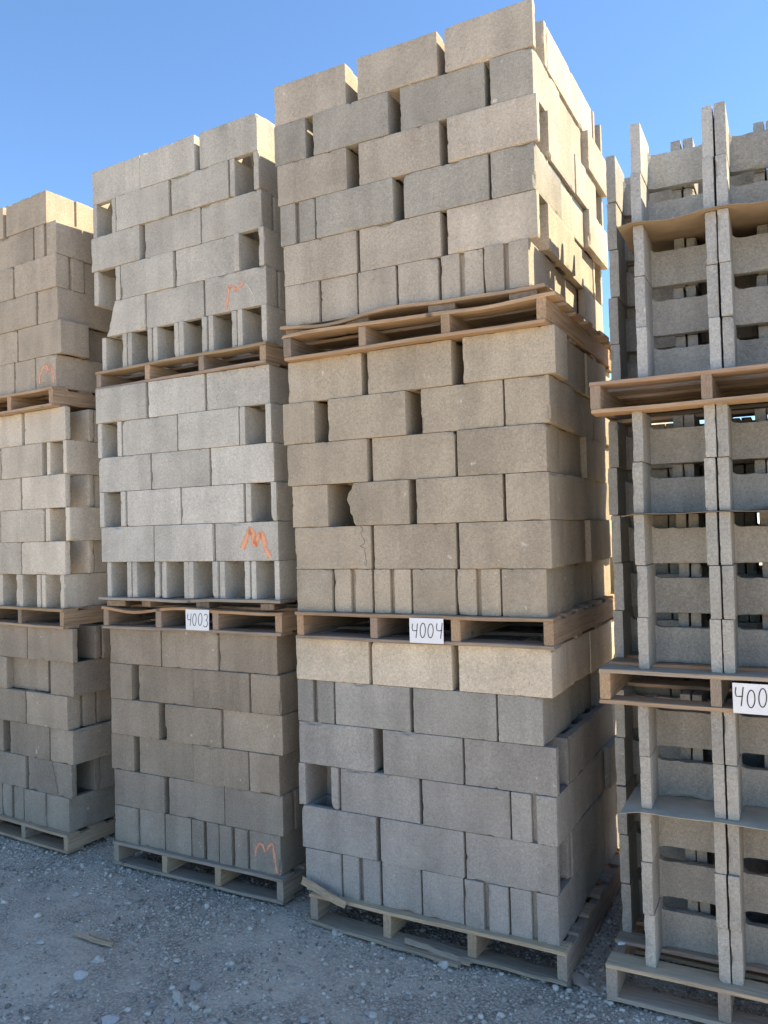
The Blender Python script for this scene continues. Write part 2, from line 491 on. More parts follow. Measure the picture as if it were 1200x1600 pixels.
ROWS = {
'C3':[
 [(-1.276,-0.877,'P'),(-0.818,-0.419,'P'),(-0.389,0.004,'O')],
 [(-1.278,-1.096,'hP'),(-1.058,-0.661,'P'),(-0.609,-0.211,'P'),(-0.190,-0.002,'hP')],
 [(-1.265,-0.879,'P'),(-0.821,-0.420,'P'),(-0.387,0.010,'O')],
 [(-1.255,-1.057,'hG'),(-1.053,-0.648,'P'),(-0.601,-0.205,'P'),(-0.199,-0.008,'hP')],
 [(-1.242,-0.841,'P'),(-0.829,-0.429,'P'),(-0.402,-0.004,'O')],
 [(-1.238,-1.047,'hP'),(-1.041,-0.846,'hP'),(-0.841,-0.647,'hP'),(-0.641,-0.445,'hP'),(-0.437,-0.242,'hG'),(-0.239,-0.044,'hG')],
],
'C2':[
 [(-1.245,-0.844,'P'),(-0.816,-0.407,'P'),(-0.359,0.039,'P')],
 [(-1.274,-1.095,'hP'),(-1.026,-0.627,'P'),(-0.562,-0.187,'P'),(-0.184,0.008,'hP')],
 [(-1.255,-0.823,'P'),(-0.806,-0.405,'P'),(-0.397,-0.009,'P')],
 [(-1.236,-1.037,'hP'),(-0.939,-0.623,'Bk'),(-0.592,-0.197,'P'),(-0.188,-0.002,'hP')],
 [(-1.227,-0.818,'P'),(-0.808,-0.409,'P'),(-0.399,-0.001,'P')],
 [(-1.220,-1.023,'hP'),(-1.018,-0.819,'hG'),(-0.812,-0.627,'hG'),(-0.622,-0.419,'hP'),(-0.415,-0.221,'hG'),(-0.216,-0.024,'hP')],
],
'C1':[
 [(-1.224,-0.829,'P'),(-0.819,-0.428,'P'),(-0.401,0.003,'P')],
 [(-1.225,-1.023,'hG'),(-1.019,-0.634,'P'),(-0.622,-0.238,'P'),(-0.235,-0.041,'hP')],
 [(-1.221,-0.818,'P'),(-0.775,-0.392,'P'),(-0.389,0.008,'O')],
 [(-1.228,-1.007,'hO'),(-1.002,-0.599,'P'),(-0.588,-0.190,'P'),(-0.188,0.005,'hG')],
 [(-1.216,-0.817,'P'),(-0.799,-0.398,'P'),(-0.394,-0.001,'O')],
 [(-1.198,-1.003,'hP'),(-1.001,-0.805,'hG'),(-0.798,-0.604,'hP'),(-0.601,-0.407,'hP'),(-0.404,-0.209,'hG'),(-0.205,-0.002,'hG')],
],
'L3':[
 [(-1.236,-0.844,'P'),(-0.841,-0.434,'P'),(-0.406,-0.018,'P')],
 [(-1.232,-1.041,'hO'),(-1.036,-0.625,'P'),(-0.610,-0.209,'P'),(-0.203,-0.011,'hO')],
 [(-1.246,-0.851,'P'),(-0.823,-0.410,'P'),(-0.410,-0.006,'G')],
 [(-1.234,-1.015,'hO'),(-1.011,-0.606,'P'),(-0.596,-0.187,'P'),(-0.185,0.013,'hO')],
 [(-1.132,-0.824,'Bs'),(-0.822,-0.400,'P'),(-0.390,0.017,'G')],
 [(-1.174,-0.971,'hO'),(-0.966,-0.775,'hO'),(-0.772,-0.578,'hO'),(-0.575,-0.374,'hO'),(-0.371,-0.177,'hO'),(-0.175,0.017,'hO')],
],
'L2':[
 [(-1.222,-0.837,'P'),(-0.828,-0.432,'P'),(-0.423,-0.021,'P')],
 [(-1.218,-1.030,'hO'),(-1.024,-0.625,'P'),(-0.619,-0.212,'P'),(-0.210,-0.012,'hO')],
 [(-1.209,-0.817,'P'),(-0.812,-0.410,'P'),(-0.405,-0.006,'P')],
 [(-1.199,-0.999,'hO'),(-0.995,-0.608,'P'),(-0.606,-0.196,'P'),(-0.187,0.006,'hO')],
 [(-1.196,-0.801,'P'),(-0.797,-0.392,'P'),(-0.386,0.010,'P')],
 [(-1.159,-0.971,'hO'),(-0.966,-0.764,'hO'),(-0.758,-0.568,'hO'),(-0.564,-0.367,'hO'),(-0.365,-0.168,'hO'),(-0.164,0.012,'hO')],
],
'L1':[
 [(-1.148,-0.766,'P'),(-0.762,-0.376,'P'),(-0.373,-0.008,'P')],
 [(-1.148,-0.981,'hP'),(-0.941,-0.547,'P'),(-0.544,-0.176,'P'),(-0.173,0.011,'hP')],
 [(-1.148,-0.786,'P'),(-0.744,-0.361,'P'),(-0.359,0.014,'P')],
 [(-1.155,-0.979,'hP'),(-0.945,-0.557,'P'),(-0.556,-0.193,'P'),(-0.191,-0.004,'hP')],
 [(-1.136,-0.760,'P'),(-0.736,-0.358,'P'),(-0.357,0.008,'G')],
 [(-1.133,-0.954,'hP'),(-0.951,-0.768,'hP'),(-0.765,-0.583,'hP'),(-0.581,-0.397,'hG'),(-0.394,-0.211,'hG'),(-0.208,-0.015,'hP')],
],
'F3':[
 [(-0.920,-0.485,'P'),(-0.459,-0.063,'P')],
 [(-0.627,-0.197,'P'),(-0.187,0.021,'hG')],
 [(-0.823,-0.392,'P'),(-0.381,0.019,'G')],
 [(-0.602,-0.172,'P'),(-0.169,0.019,'hP')],
 [(-0.805,-0.369,'P'),(-0.361,0.047,'P')],
 [(-0.609,-0.401,'hP'),(-0.398,-0.197,'hP'),(-0.194,-0.002,'hP')],
],
'F2':[
 [(-0.845,-0.415,'P'),(-0.391,0.008,'O')],
 [(-1.103,-0.642,'P'),(-0.633,-0.215,'P'),(-0.183,0.008,'hO')],
 [(-0.872,-0.440,'P'),(-0.422,0.003,'O')],
 [(-1.122,-0.660,'P'),(-0.652,-0.211,'P'),(-0.201,0.029,'hO')],
 [(-0.899,-0.446,'P'),(-0.443,-0.015,'O')],
 [(-0.686,-0.468,'hO'),(-0.465,-0.246,'hO'),(-0.243,-0.027,'hO')],
],
'F1':[
 [(-0.830,-0.398,'P'),(-0.390,0.033,'O')],
 [(-1.028,-0.602,'P'),(-0.615,-0.259,'R'),(-0.194,0.021,'hP')],
 [(-0.856,-0.422,'P'),(-0.419,-0.028,'G')],
 [(-1.073,-0.658,'P'),(-0.589,-0.203,'P'),(-0.201,0.010,'hP')],
 [(-0.849,-0.432,'P'),(-0.418,-0.009,'O')],
 [(-0.678,-0.461,'hG'),(-0.454,-0.249,'hP'),(-0.245,-0.036,'hP')],
],
}
CARD = ['one', 'two', 'three', 'four', 'five', 'six', 'seven', 'eight']
ORD = ['first', 'second', 'third', 'fourth', 'fifth', 'sixth', 'seventh']

def to_world(u, x, y, z):
    x0, y0, z0, a = UNIT[u]
    c, s = math.cos(a), math.sin(a)
    return Vector((x0 + c * x - s * y, y0 + s * x + c * y, z0 + z))

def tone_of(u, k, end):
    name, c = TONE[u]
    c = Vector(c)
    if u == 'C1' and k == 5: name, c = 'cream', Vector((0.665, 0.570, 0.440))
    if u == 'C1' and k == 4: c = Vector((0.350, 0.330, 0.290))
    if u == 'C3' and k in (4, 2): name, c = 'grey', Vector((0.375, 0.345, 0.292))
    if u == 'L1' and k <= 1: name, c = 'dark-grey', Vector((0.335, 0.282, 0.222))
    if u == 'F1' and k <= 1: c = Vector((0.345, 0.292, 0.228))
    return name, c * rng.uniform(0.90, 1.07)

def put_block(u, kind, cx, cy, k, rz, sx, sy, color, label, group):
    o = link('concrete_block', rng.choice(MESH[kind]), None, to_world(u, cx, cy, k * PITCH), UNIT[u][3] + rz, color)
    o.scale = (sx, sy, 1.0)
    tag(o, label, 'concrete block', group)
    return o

core = {}
def core_box(u, x0, x1, y0, y1, k):
    vs, fs = core.setdefault(u, ([], []))
    b = len(vs)
    e = rng.uniform(0.001, 0.004)
    z0, z1 = k * PITCH, k * PITCH + BH
    for z in (z0, z1):
        for (x, y) in ((x0 + e, y0 + e), (x1 - e, y0 + e), (x1 - e, y1 - e), (x0 + e, y1 - e)):
            vs.append(to_world(u, x, y, z))
    fs += [(b, b + 3, b + 2, b + 1), (b + 4, b + 5, b + 6, b + 7), (b, b + 1, b + 5, b + 4), (b + 1, b + 2, b + 6, b + 5), (b + 2, b + 3, b + 7, b + 6), (b + 3, b, b + 4, b + 7)]

FRONT = {}
ENDNAME = {'P': 'block', 'G': 'grooved block', 'O': 'open-ended block', 'Bk': 'snapped block', 'Bs': 'broken block', 'R': 'set-back block'}
SHIFT_Y = {}
for u, rows in ROWS.items():
    st = u[0]
    grp = 'concrete blocks stacked on pallets'
    for r, row in enumerate(rows):
        k = 5 - r
        n = len(row)
        header = row[0][2][0] == 'h' and row[-1][2][0] == 'h' and len(row[1][2]) == 2 and row[1][2][0] == 'h'
        for i, (xa, xb, t) in enumerate(row):
            if xb < -0.70 and st == 'F': continue
            hd = t[0] == 'h'
            end = t[1:] if hd else t
            tn, col = tone_of(u, k, t)
            pos = ORD[n - 1 - i]
            dy = rng.uniform(-0.006, 0.006)
            if end == 'R': dy = 0.04
            lab = '%s %s, course %s, %s from bond-beam side, %s' % (tn, ENDNAME[end], CARD[k], pos, LOAD[u])
            cx = (xa + xb) / 2
            w = xb - xa - 0.0045
            if hd:
                kind = end
                o = put_block(u, kind, cx, BL / 2 + dy, k, math.pi / 2 + rng.uniform(-.004, .004), 1.0, w / BW, col, lab, grp)
            else:
                kind = {'R': 'P'}.get(end, end)
                flip = math.pi if kind in ('O', 'G') or (kind == 'P' and rng.random() < .5) else 0.0
                sx = w / BL
                o = put_block(u, kind, cx, BW / 2 + dy, k, flip + rng.uniform(-.003, .003), sx, 1.0, col, lab, grp)
            FRONT[(u, k, i)] = (o, cx, dy)
        # the side towards the bond-beam stack
        corner_h = row[-1][2][0] == 'h'
        xr = row[-1][1]
        nside = 3 if st == 'C' else 1
        spots = []
        if corner_h: spots = [(0.400, 'Y'), (0.800, 'Y')]
        else: spots = [(0.199, 'Y'), (0.600, 'Y'), (1.000, 'X')]
        if st != 'C': spots = spots[:1] if not corner_h else []
        ysides = 0.397 if corner_h else 0.194
        for s_i, (ys, way) in enumerate(spots):
            tn, col = tone_of(u, 3 if u == 'C3' else k, '')
            dx = rng.uniform(-0.018, 0.004)
            if u == 'C3':
                if corner_h and s_i == 1: dx = 0.026
                elif k in (5, 3, 1) and s_i == 0: dx = -0.004
            if u == 'C2' and not corner_h and s_i == 1: dx = 0.012
            if u == 'C1' and k in (2, 4) and s_i == 1: dx = 0.02
            if u == 'F3' and k == 1: dx = -0.075
            gap = rng.uniform(0.0, 0.006)
            xref = min(xr, 0.006) if st == 'C' else xr
            lab = '%s block on sun-facing side, course %s, %s behind corner, %s' % (tn, CARD[k], ORD[s_i], LOAD[u])
            if way == 'Y':
                kd = 'O' if (u == 'C3' and corner_h and s_i == 1 and k == 0) else 'P'
                put_block(u, kd, xref + dx - BW / 2, ys + gap + BL / 2 - .001, k, math.pi / 2 + (math.pi if kd == 'P' and rng.random() < .5 else 0) + rng.uniform(-.004, .004), 1, 1, col, lab, grp)
                ysides = ys + gap + BL
            else:
                kd = 'O' if u == 'C3' else rng.choice('PPG')
                put_block(u, kd, xref + dx - BL / 2, ys + gap + BW / 2, k, math.pi, 1, 1, col, lab, grp)
                ysides = ys + gap + BW
        # everything behind the outer blocks
        W_ = WIDTH[u]
        if st == 'F':
            xl = row[0][0] if row[0][1] >= -0.70 else row[1][0]
            if xl > -W_ + 0.1: core_box(u, -W_, xl, 0.0, 0.194, k)
        y = 0.402 if header else 0.202
        while y < 1.15:
            y2 = min(y + 0.394, 1.195)
            x = -W_
            while x < xr - 0.21:
                x2 = min(x + 0.197, xr - 0.205)
                if not (y < 0.40 and corner_h and not header and (x < -W_ + .21 or x2 > xr - .21)):
                    core_box(u, x + .004, x2, y, y2, k)
                x = x2 if x2 - x > .15 else x + 9
            y = y2 + 0.003
        if ysides < 1.0:
            core_box(u, xr - 0.204, xr - 0.012, ysides + 0.004, 1.195, k)
        if corner_h and not header:      # left corner block continues back
            core_box(u, -W_ + .01, -W_ + 0.2, 0.41, 0.8, k)

# the stack standing behind stack 4004: only its sunlit flank shows
for u in ('D1', 'D2'):
    for k in range(6):
        odd = k % 2
        y0 = 0.0
        tn, col = tone_of(u, k, '')
        ln = BW if odd else BL
        lab = '%s block at near corner of sunlit flank, course %s, %s' % (tn, CARD[k], LOAD[u])
        dx = rng.uniform(-0.012, 0.012)
        if odd: put_block(u, 'P', dx - BL / 2, BW / 2, k, 0, 1, 1, col, lab, 'concrete blocks stacked on pallets')
        else: put_block(u, 'P', dx - BW / 2, BL / 2, k, math.pi / 2, 1, 1, col, lab, 'concrete blocks stacked on pallets')
        core_box(u, -1.19, (-0.40 if odd else -0.20), 0.0, ln, k)
        y = ln + .004
        while y < 1.1:
            core_box(u, -1.19, rng.uniform(-.012, .012), y, y + .394, k)
            y += .397
for u, (vs, fs) in core.items():
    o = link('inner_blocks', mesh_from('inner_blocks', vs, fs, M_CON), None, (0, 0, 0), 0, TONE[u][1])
    tag(o, 'inner concrete blocks packed behind the outer courses, %s' % LOAD[u], 'concrete blocks', kind='stuff')

# bond-beam loads: rows of half blocks one behind the other
rcol = {'R3': (0.440, 0.430, 0.400), 'R2': (0.430, 0.408, 0.358), 'R1': (0.420, 0.395, 0.345)}
for u in ('R1', 'R2', 'R3'):
    vs_, fs_ = [], []
    for k in range(5):
        z = k * PITCH + (0.003 if k >= 3 else 0.0)
        for row_i, (yy, xs_, nn) in enumerate(((0.0, 0.0, 3), (0.237, -0.135, 4), (0.474, -0.165, 4), (0.711, -0.13, 4), (0.948, -0.11, 4))):
            jit = rng.uniform(-0.006, 0.006)
            x = xs_ + jit
            turned_row = row_i == 3 and (u != 'R2' or k == 0)
            for b in range(5 if turned_row else nn):
                turned = turned_row or (row_i == 2 and b == 0)
                cx = x + BBW / 2
                dy = rng.uniform(-0.006, 0.008)
                c = Vector(rcol[u]) * rng.uniform(0.92, 1.06)
                if row_i < 2 and b < 3:
                    side = ORD[b]
                    lab = ('coarse block, %s row, course %s, %s from stack 4004, %s' % ('front' if row_i == 0 else 'second', CARD[k], side, LOAD[u]))
                    o = link('bond_beam_block', rng.choice(BEAM), None, to_world(u, cx, yy + dy, z), UNIT[u][3] + rng.uniform(-.006, .006), c)
                    tag(o, lab, 'beam block', 'bond beam blocks stacked on pallets')
                else:
                    me = BEAM[rng.randrange(len(BEAM))]
                    base = len(vs_)
                    for v in me.vertices:
                        if turned: vs_.append(to_world(u, x + v.co.y, yy + dy + .003 + (BBW / 2 - v.co.x) * .78, z + v.co.z))
                        else: vs_.append(to_world(u, cx + v.co.x, yy + dy + v.co.y, z + v.co.z))
                    for p in me.polygons: fs_.append([base + q for q in p.vertices])
                x += (0.224 if turned else 0.2955) + rng.uniform(0.0, 0.006)
    o = link('inner_blocks', mesh_from('inner_bond_beams', vs_, fs_, M_BB), None, (0, 0, 0), 0, rcol[u])
    tag(o, 'rear rows of coarse bond-beam blocks, %s' % LOAD[u], 'concrete blocks', kind='stuff')

# ------------------------------------------------------------------ marks on blocks
def ribbon(name, parent, pts, width, mat, u, ref, dy=-0.0016, taper=False):
    """flat mark following a line on the front face; points in load coordinates"""
    o_, cx, oy = ref
    P = []
    for a, b in zip(pts, pts[1:]):
        for i in range(5): P.append((a[0] + (b[0] - a[0]) * i / 5, a[1] + (b[1] - a[1]) * i / 5))
    P.append(pts[-1])
    vs, fs = [], []
    for i, (x, z) in enumerate(P):
        a = P[max(0, i - 1)]; b = P[min(len(P) - 1, i + 1)]
        d = Vector((b[0] - a[0], b[1] - a[1])).normalized()
        w = width / 2 * (1 + 0.25 * n3(x, z, 3.3, 30.0))
        nx_, nz_ = -d.y * w, d.x * w
        for s in (-1, 1):
            vs.append(to_world(u, x + s * nx_, oy + dy, z + s * nz_))
    for i in range(len(P) - 1): fs.append((2 * i, 2 * i + 1, 2 * i + 3, 2 * i + 2))
    me = mesh_from(name, vs, fs, mat)
    uv = me.uv_layers.new(name='UVMap')
    for p in me.polygons:
        for li, vi in zip(p.loop_indices, p.vertices):
            uv.data[li].uv = ((vi // 2) / len(P), vi % 2)
    o = link(name, me)
    bpy.context.view_layer.update()
    o.parent = parent
    o.matrix_parent_inverse = parent.matrix_world.inverted()
    return o
bpy.context.view_layer.update()
def mark(u, k, i, pts, width, mat):
    ref = FRONT[(u, k, i)]
    o = ribbon('paint_mark', ref[0], pts, width, mat, u, ref)
    o['label'] = 'orange spray-painted letter M'
    ref[0]['label'] = ref[0]['label'].replace(' block,', ' block sprayed M,') if 'block,' in ref[0]['label'] else ref[0]['label']
mark('L2', 1, 2, [(-.212, .254), (-.2, .279), (-.179, .317), (-.158, .349), (-.142, .329), (-.14, .285), (-.132, .272), (-.115, .31), (-.091, .328), (-.077, .296), (-.066, .252), (-.044, .211)], 0.040, M_PAINT)
mark('L3', 1, 2, [(-.243, .208), (-.233, .266), (-.223, .318), (-.201, .32), (-.181, .296), (-.155, .311), (-.13, .325)], 0.030, M_PAINTF)
ref = FRONT[('L3', 1, 2)]
ribbon('paint_mark', ref[0], [(-.118, .317), (-.086, .283), (-.066, .247), (-.059, .214)], 0.02, M_PAINTW, 'L3', ref)
mark('L1', 0, 5, [(-.17, .072), (-.161, .114), (-.14, .139), (-.121, .13), (-.106, .101), (-.082, .136), (-.062, .149), (-.052, .101), (-.039, .011)], 0.030, M_PAINTF)
mark('F3', 0, 2, [(-.159, .036), (-.152, .081), (-.126, .123), (-.09, .137), (-.073, .101), (-.048, .124), (-.031, .088), (-.024, .02)], 0.03, M_PAINTF)
def crack(u, k, i, x, za, zb, w, wander, lean=0.0):
    ref = FRONT[(u, k, i)]
    n = 16
    pts = [(x + lean * j / n + wander * n3(j * .7, x * 9, 2.0, 1.0) + .0035 * n3(j * 2.9, x * 9, 5.0, 1.0), za + (zb - za) * j / n) for j in range(n + 1)]
    ribbon('crack', ref[0], pts, w, M_CRACK, u, ref, -0.0012)
crack('C2', 1, 0, -0.868, .388, .205, 0.0017, 0.03, 0.02)
crack('F1', 1, 1, -0.19, .385, .21, 0.0024, 0.02, 0.06)

# ------------------------------------------------------------------ pallets
def board_mesh(seed, bend=0.003, L=1.0, W=0.1, T=0.017, ragged=0.006, segs=14):
    """plank along X, centred, resting on z = 0, worn edges and sawn ends"""
    r = random.Random(seed)
    o = r.uniform(0, 99)
    prof = [(-.5, 0.12), (-.5, .88), (-.47, 1), (.47, 1), (.5, .88), (.5, .12), (.47, 0), (-.47, 0)]
    vs, fs = [], []
    n = len(prof)
    for i in range(segs + 1):
        t = i / segs - .5
        dz = bend * n3(t * 3 + o, 1.1, 0, 1.0) * 2
        dy = 0.0035 * n3(t * 5 + o, 4.4, 0, 1.0)
        for (a, b) in prof:
            x = t * L
            if i in (0, segs): x += ragged * n3(a * 9 + o, b * 7 + i, 0, 1.0)
            wig = 0.0018 * n3(t * 22 + o, a * 9, b * 9, 1.0)
            vs.append((x, a * W + dy + wig, b * T + dz + wig * .7))
    for i in range(segs):
        for j in range(n):
            a = i * n + j; b = i * n + (j + 1) % n
            fs.append((a, b, b + n, a + n))
    fs.append(tuple(range(n))[::-1]); fs.append(tuple(segs * n + j for j in range(n)))
    fs = [f[::-1] for f in fs]
    return mesh_from('board', vs, fs, M_WOOD)
BOARD = [board_mesh(s) for s in range(8)]
BENT = [board_mesh(40 + s, 0.014, segs=20, ragged=0.02) for s in range(3)]
BEAMW = [board_mesh(60 + s, 0.0015, 1.0, 0.1, 0.1, 0.004, 10) for s in range(4)]

WTONE = [(0.310, 0.214, 0.138), (0.272, 0.202, 0.146), (0.352, 0.236, 0.146), (0.250, 0.198, 0.152), (0.368, 0.262, 0.170)]
def wood_tone(f=1.0):
    c = Vector(rng.choice(WTONE)) * rng.uniform(0.88, 1.12) * f * 1.25
    return c

def pallet(u, label, top, h, xl, xr, yf, yb, stringers, tone=1.0, overhang=0.0, front_deck=None, front_tone=None, crushed=False, deck=7, skip_bottom=False):
    """timber pallet whose deck top is at `top` in the load frame; > deck_board, stringer, bottom_board"""
    w0 = to_world(u, (xl + xr) / 2, (yf + yb) / 2, top - h)
    root = bpy.data.objects.new('wooden_pallet', None)
    root.empty_display_size = 0.1
    COL.objects.link(root)
    root.location = w0
    root.rotation_euler = (0, 0, UNIT[u][3])
    tag(root, label, 'pallet', 'timber pallets under the block loads')
    Lx, Ly = xr - xl, yb - yf
    T = 0.016
    sh = h - 2 * T
    def board(name, me, cx, cy, z, L, W, T_, rot=0.0, col=None, tilt=0.0):
        o = link(name, me, root, (cx - (xl + xr) / 2, cy - (yf + yb) / 2, z), rot, col if col is not None else wood_tone(tone))
        o.scale = (L, W / 0.1, T_ / (0.1 if name == 'stringer' else 0.017))
        if tilt: o.rotation_euler = (0, tilt, rot)
        return o
    # deck
    wd = [rng.uniform(0.085, 0.125) for _ in range(deck)]
    gap = (Ly - sum(wd)) / (deck - 1)
    y = yf
    for i in range(deck):
        me = rng.choice(BOARD)
        if i == 0 and front_deck is not None: me = front_deck
        extra = overhang * rng.uniform(0.3, 1.0)
        col = wood_tone(tone)
        if i == 0 and front_tone is not None: col = Vector(front_tone)
        board('deck_board', me, (xl + xr + extra) / 2, y + wd[i] / 2, h - T, Lx + extra - rng.uniform(0, .008), wd[i], T, 0.0, col)
        y += wd[i] + gap
    if crushed:
        for sx_ in stringers:
            for yy in (yf + 0.05, yf + 0.42, yb - 0.4, yb - 0.06):
                L_ = rng.uniform(0.08, 0.15)
                board('stringer', rng.choice(BEAMW), sx_ + rng.uniform(-.06, .03), yy + L_ * .2, 0.001, rng.uniform(.07, .12), L_, h - T - .001, rng.uniform(-.25, .25), wood_tone(tone * .85))
        return root
    for sx_ in stringers:
        board('stringer', rng.choice(BEAMW), sx_, (yf + yb) / 2 + .002, T, Ly - .006, 0.038 * rng.uniform(.95, 1.12), sh, math.pi / 2, wood_tone(tone))
    if not skip_bottom:
        nb = 4
        wb = [rng.uniform(0.085, 0.12) for _ in range(nb)]
        for i in range(nb):
            yy = yf + wb[i] / 2 + (Ly - wb[i]) * i / (nb - 1)
            board('bottom_board', rng.choice(BOARD), (xl + xr) / 2, yy, 0.0, Lx - rng.uniform(0, .01), wb[i], T)
    else:
        for i, yy in enumerate((yf + .5, yb - .06)):
            board('bottom_board', rng.choice(BOARD), (xl + xr) / 2, yy, 0.0, Lx, .1, T)
    return root

S4 = lambda a, b: [a + (b - a) * i / 3 for i in range(4)]
pC1 = pallet('C1', 'pallet with splintered front board on the gravel, under stack 4004', 0, .130, -1.165, .033, -.032, 1.17, [-1.14, -.76, -.364, .012], 1.25, 0, BOARD[2], (0.58, 0.42, 0.26), skip_bottom=True)
pC2 = pallet('C2', 'grey weathered pallet carrying the sign 4004', 0, .124, -1.21, .004, -.032, 1.17, [-1.185, -.80, -.413, -.018], .95)
pC3a = pallet('C3', 'crushed pallet squeezed over another pallet under top load of stack 4004', 0, .050, -1.25, .0, -.03, 1.17, [-1.2, -.83, -.45, -.02], 1.05, .03, BENT[0], (0.44, 0.31, 0.20), crushed=True)
pC3b = pallet('C3', 'brown pallet below the crushed pallet, top of stack 4004', -.050, .118, -1.22, .03, -.05, 1.19, [-1.2, -.80, -.40, .012], 1.05, .05, BENT[1], (0.50, 0.35, 0.22), deck=8)
pL1 = pallet('L1', 'grey pallet on the gravel under stack 4003', 0, .121, -1.13, .018, -.025, 1.17, [-1.107, -.75, -.39, -.005], 1.2)
pL2a = pallet('L2', 'thin crushed pallet lying over the pallet signed 4003', 0, .050, -1.20, .03, -.02, 1.17, [-1.10, -.86, -.46, -.03], .9, .0, BENT[2], (0.36, 0.31, 0.25), crushed=True)
pL2b = pallet('L2', 'pallet with orange warped deck carrying the sign 4003', -.050, .119, -1.17, .04, -.03, 1.17, [-1.14, -.755, -.37, .02], 1.0, 0, BENT[0], (0.46, 0.27, 0.14))
pL3 = pallet('L3', 'brown pallet between the upper two loads of stack 4003', 0, .107, -1.20, .03, -.03, 1.17, [-1.175, -.79, -.40, .005], 1.1, .0, BOARD[3], (0.38, 0.28, 0.18))
pF1 = pallet('F1', 'pallet on the gravel under the unsigned stack', 0, .105, -1.24, -.01, -.03, 1.17, S4(-1.22, -.03), 1.2)
pF2 = pallet('F2', 'pallet with orange front edge under middle load of unsigned stack', 0, .114, -1.27, -.0, -.03, 1.17, S4(-1.24, -.02), 1.0, 0, BOARD[4], (0.42, 0.28, 0.15))
pF3 = pallet('F3', 'pallet under top load of the unsigned stack', 0, .112, -1.24, .005, -.03, 1.17, S4(-1.22, -.015), 1.05)
RS = [-.12, .27, .66, 1.05]
pR1 = pallet('R1', 'pale brown pallet on the gravel under bond-beam stack', 0, .134, -.142, 1.07, -.037, 1.20, RS, 1.45, .0, BOARD[1], (0.62, 0.46, 0.30), deck=7)
pR2 = pallet('R2', 'pallet of bond-beam stack carrying a cropped number sign', 0, .131, -.142, 1.07, -.037, 1.20, RS, 1.1, .0, BOARD[5], (0.44, 0.35, 0.26), deck=7)
pR3 = pallet('R3', 'reddish brown pallet under top load of bond-beam stack', 0, .121, -.170, 1.05, -.037, 1.20, [-.147, .248, .64, 1.03], 1.1, .0, BOARD[6], (0.42, 0.285, 0.20), deck=7)
pD1 = pallet('D1', 'pallet on the gravel behind stack 4004', 0, .130, -1.2, .02, -.02, 1.17, S4(-1.18, 0), 1.0)
pD2 = pallet('D2', 'raised pallet between both loads behind stack 4004', 0, .124, -1.2, .02, -.02, 1.17, S4(-1.18, 0), 1.0)

# splintered lower boards at the foot of stack 4004
def plank(name, parent, u, a, b, w, t, seed, col, rollx=0.0, bend=0.01):
    A, B = to_world(u, *a), to_world(u, *b)
    d = B - A
    me = board_mesh(seed, bend, d.length, w, t, 0.03, 16)
    o = link(name, me, None, (A + B) / 2, 0, col)
    q = d.to_track_quat('X', 'Z')
    o.rotation_mode = 'QUATERNION'
    o.rotation_quaternion = q @ Matrix.Rotation(rollx, 4, 'X').to_quaternion()
    if parent:
        bpy.context.view_layer.update()
        mw = o.matrix_world.copy()
        o.parent = parent
        o.matrix_parent_inverse = parent.matrix_world.inverted()
    return o
zb = -.128
plank('bottom_board', pC1, 'C1', (-1.17, .02, zb), (-.40, -.045, zb + .002), .105, .015, 301, (0.40, 0.31, 0.22), R(4), .006)
plank('bottom_board', pC1, 'C1', (-.52, .0, zb + .004), (.03, .01, zb), .10, .015, 302, (0.36, 0.28, 0.20), R(-3), .005)
plank('splinter', pC1, 'C1', (-.66, -.045, zb + .030), (-.36, -.062, zb + .008), .022, .007, 303, (0.46, 0.35, 0.24), R(18), .004)
plank('splinter', pC1, 'C1', (-1.19, -.040, .062), (-.965, -.046, -.004), .034, .008, 305, (0.46, 0.34, 0.22), R(84), .005)

# ------------------------------------------------------------------ slip sheets in the bond-beam stack
def sheet(u, mat, label, x0, x1, y0, y1, sag, seed):
    nxs, nys = 64, 40
    vs, fs = [], []
    base = 3 * PITCH
    for s in (0, 1):
        for j in range(nys + 1):
            for i in range(nxs + 1):
                x = x0 + (x1 - x0) * i / nxs; y = y0 + (y1 - y0) * j / nys
                ph = ((x + 0.0) % 0.2985) / 0.2985 if x > 0 else 0.0
                inner = max(0.0, math.sin(math.pi * min(1, max(0, (ph - .13) / .74))))
                fr = max(0.0, 1 - max(0.0, y) / 0.15) if y < .15 else 0.0
                out = max(0.0, -x) / .06 if x < 0 else 0.0
                z = base + 0.0006 - sag * inner * (0.35 + .65 * fr) * (1 if y < .157 else 0) - 0.012 * out * (1 + n3(y * 5, 1, seed))
                if y < 0: z -= 0.05 * abs(y) * (1 + 2 * n3(x * 4, seed, 0))
                xx = x + 0.004 * n3(y * 20, seed, 1.0); yy = y + 0.008 * n3(x * 8, seed, 2.0) * (1 if j == 0 else 0)
                vs.append(to_world(u, xx, yy, z + s * 0.0018))
    n = (nxs + 1) * (nys + 1)
    for j in range(nys):
        for i in range(nxs):
            a = j * (nxs + 1) + i
            fs.append((a, a + nxs + 1, a + nxs + 2, a + 1)); fs.append((n + a, n + a + 1, n + a + nxs + 2, n + a + nxs + 1))
    edge = [i for i in range(nxs + 1)] + [j * (nxs + 1) + nxs for j in range(1, nys + 1)] + [nys * (nxs + 1) + i for i in range(nxs - 1, -1, -1)] + [j * (nxs + 1) for j in range(nys - 1, 0, -1)]
    for a, b in zip(edge, edge[1:] + edge[:1]): fs.append((a, b, n + b, n + a))
    tag(link('cardboard_sheet', mesh_from('cardboard_sheet', vs, fs, mat)), label, 'cardboard sheet', 'cardboard slip sheets between block courses')
sheet('R3', M_CARD, 'sagging brown cardboard slip sheet, top load of bond-beam stack', -.045, .9, -.030, .95, .012, 3.0)
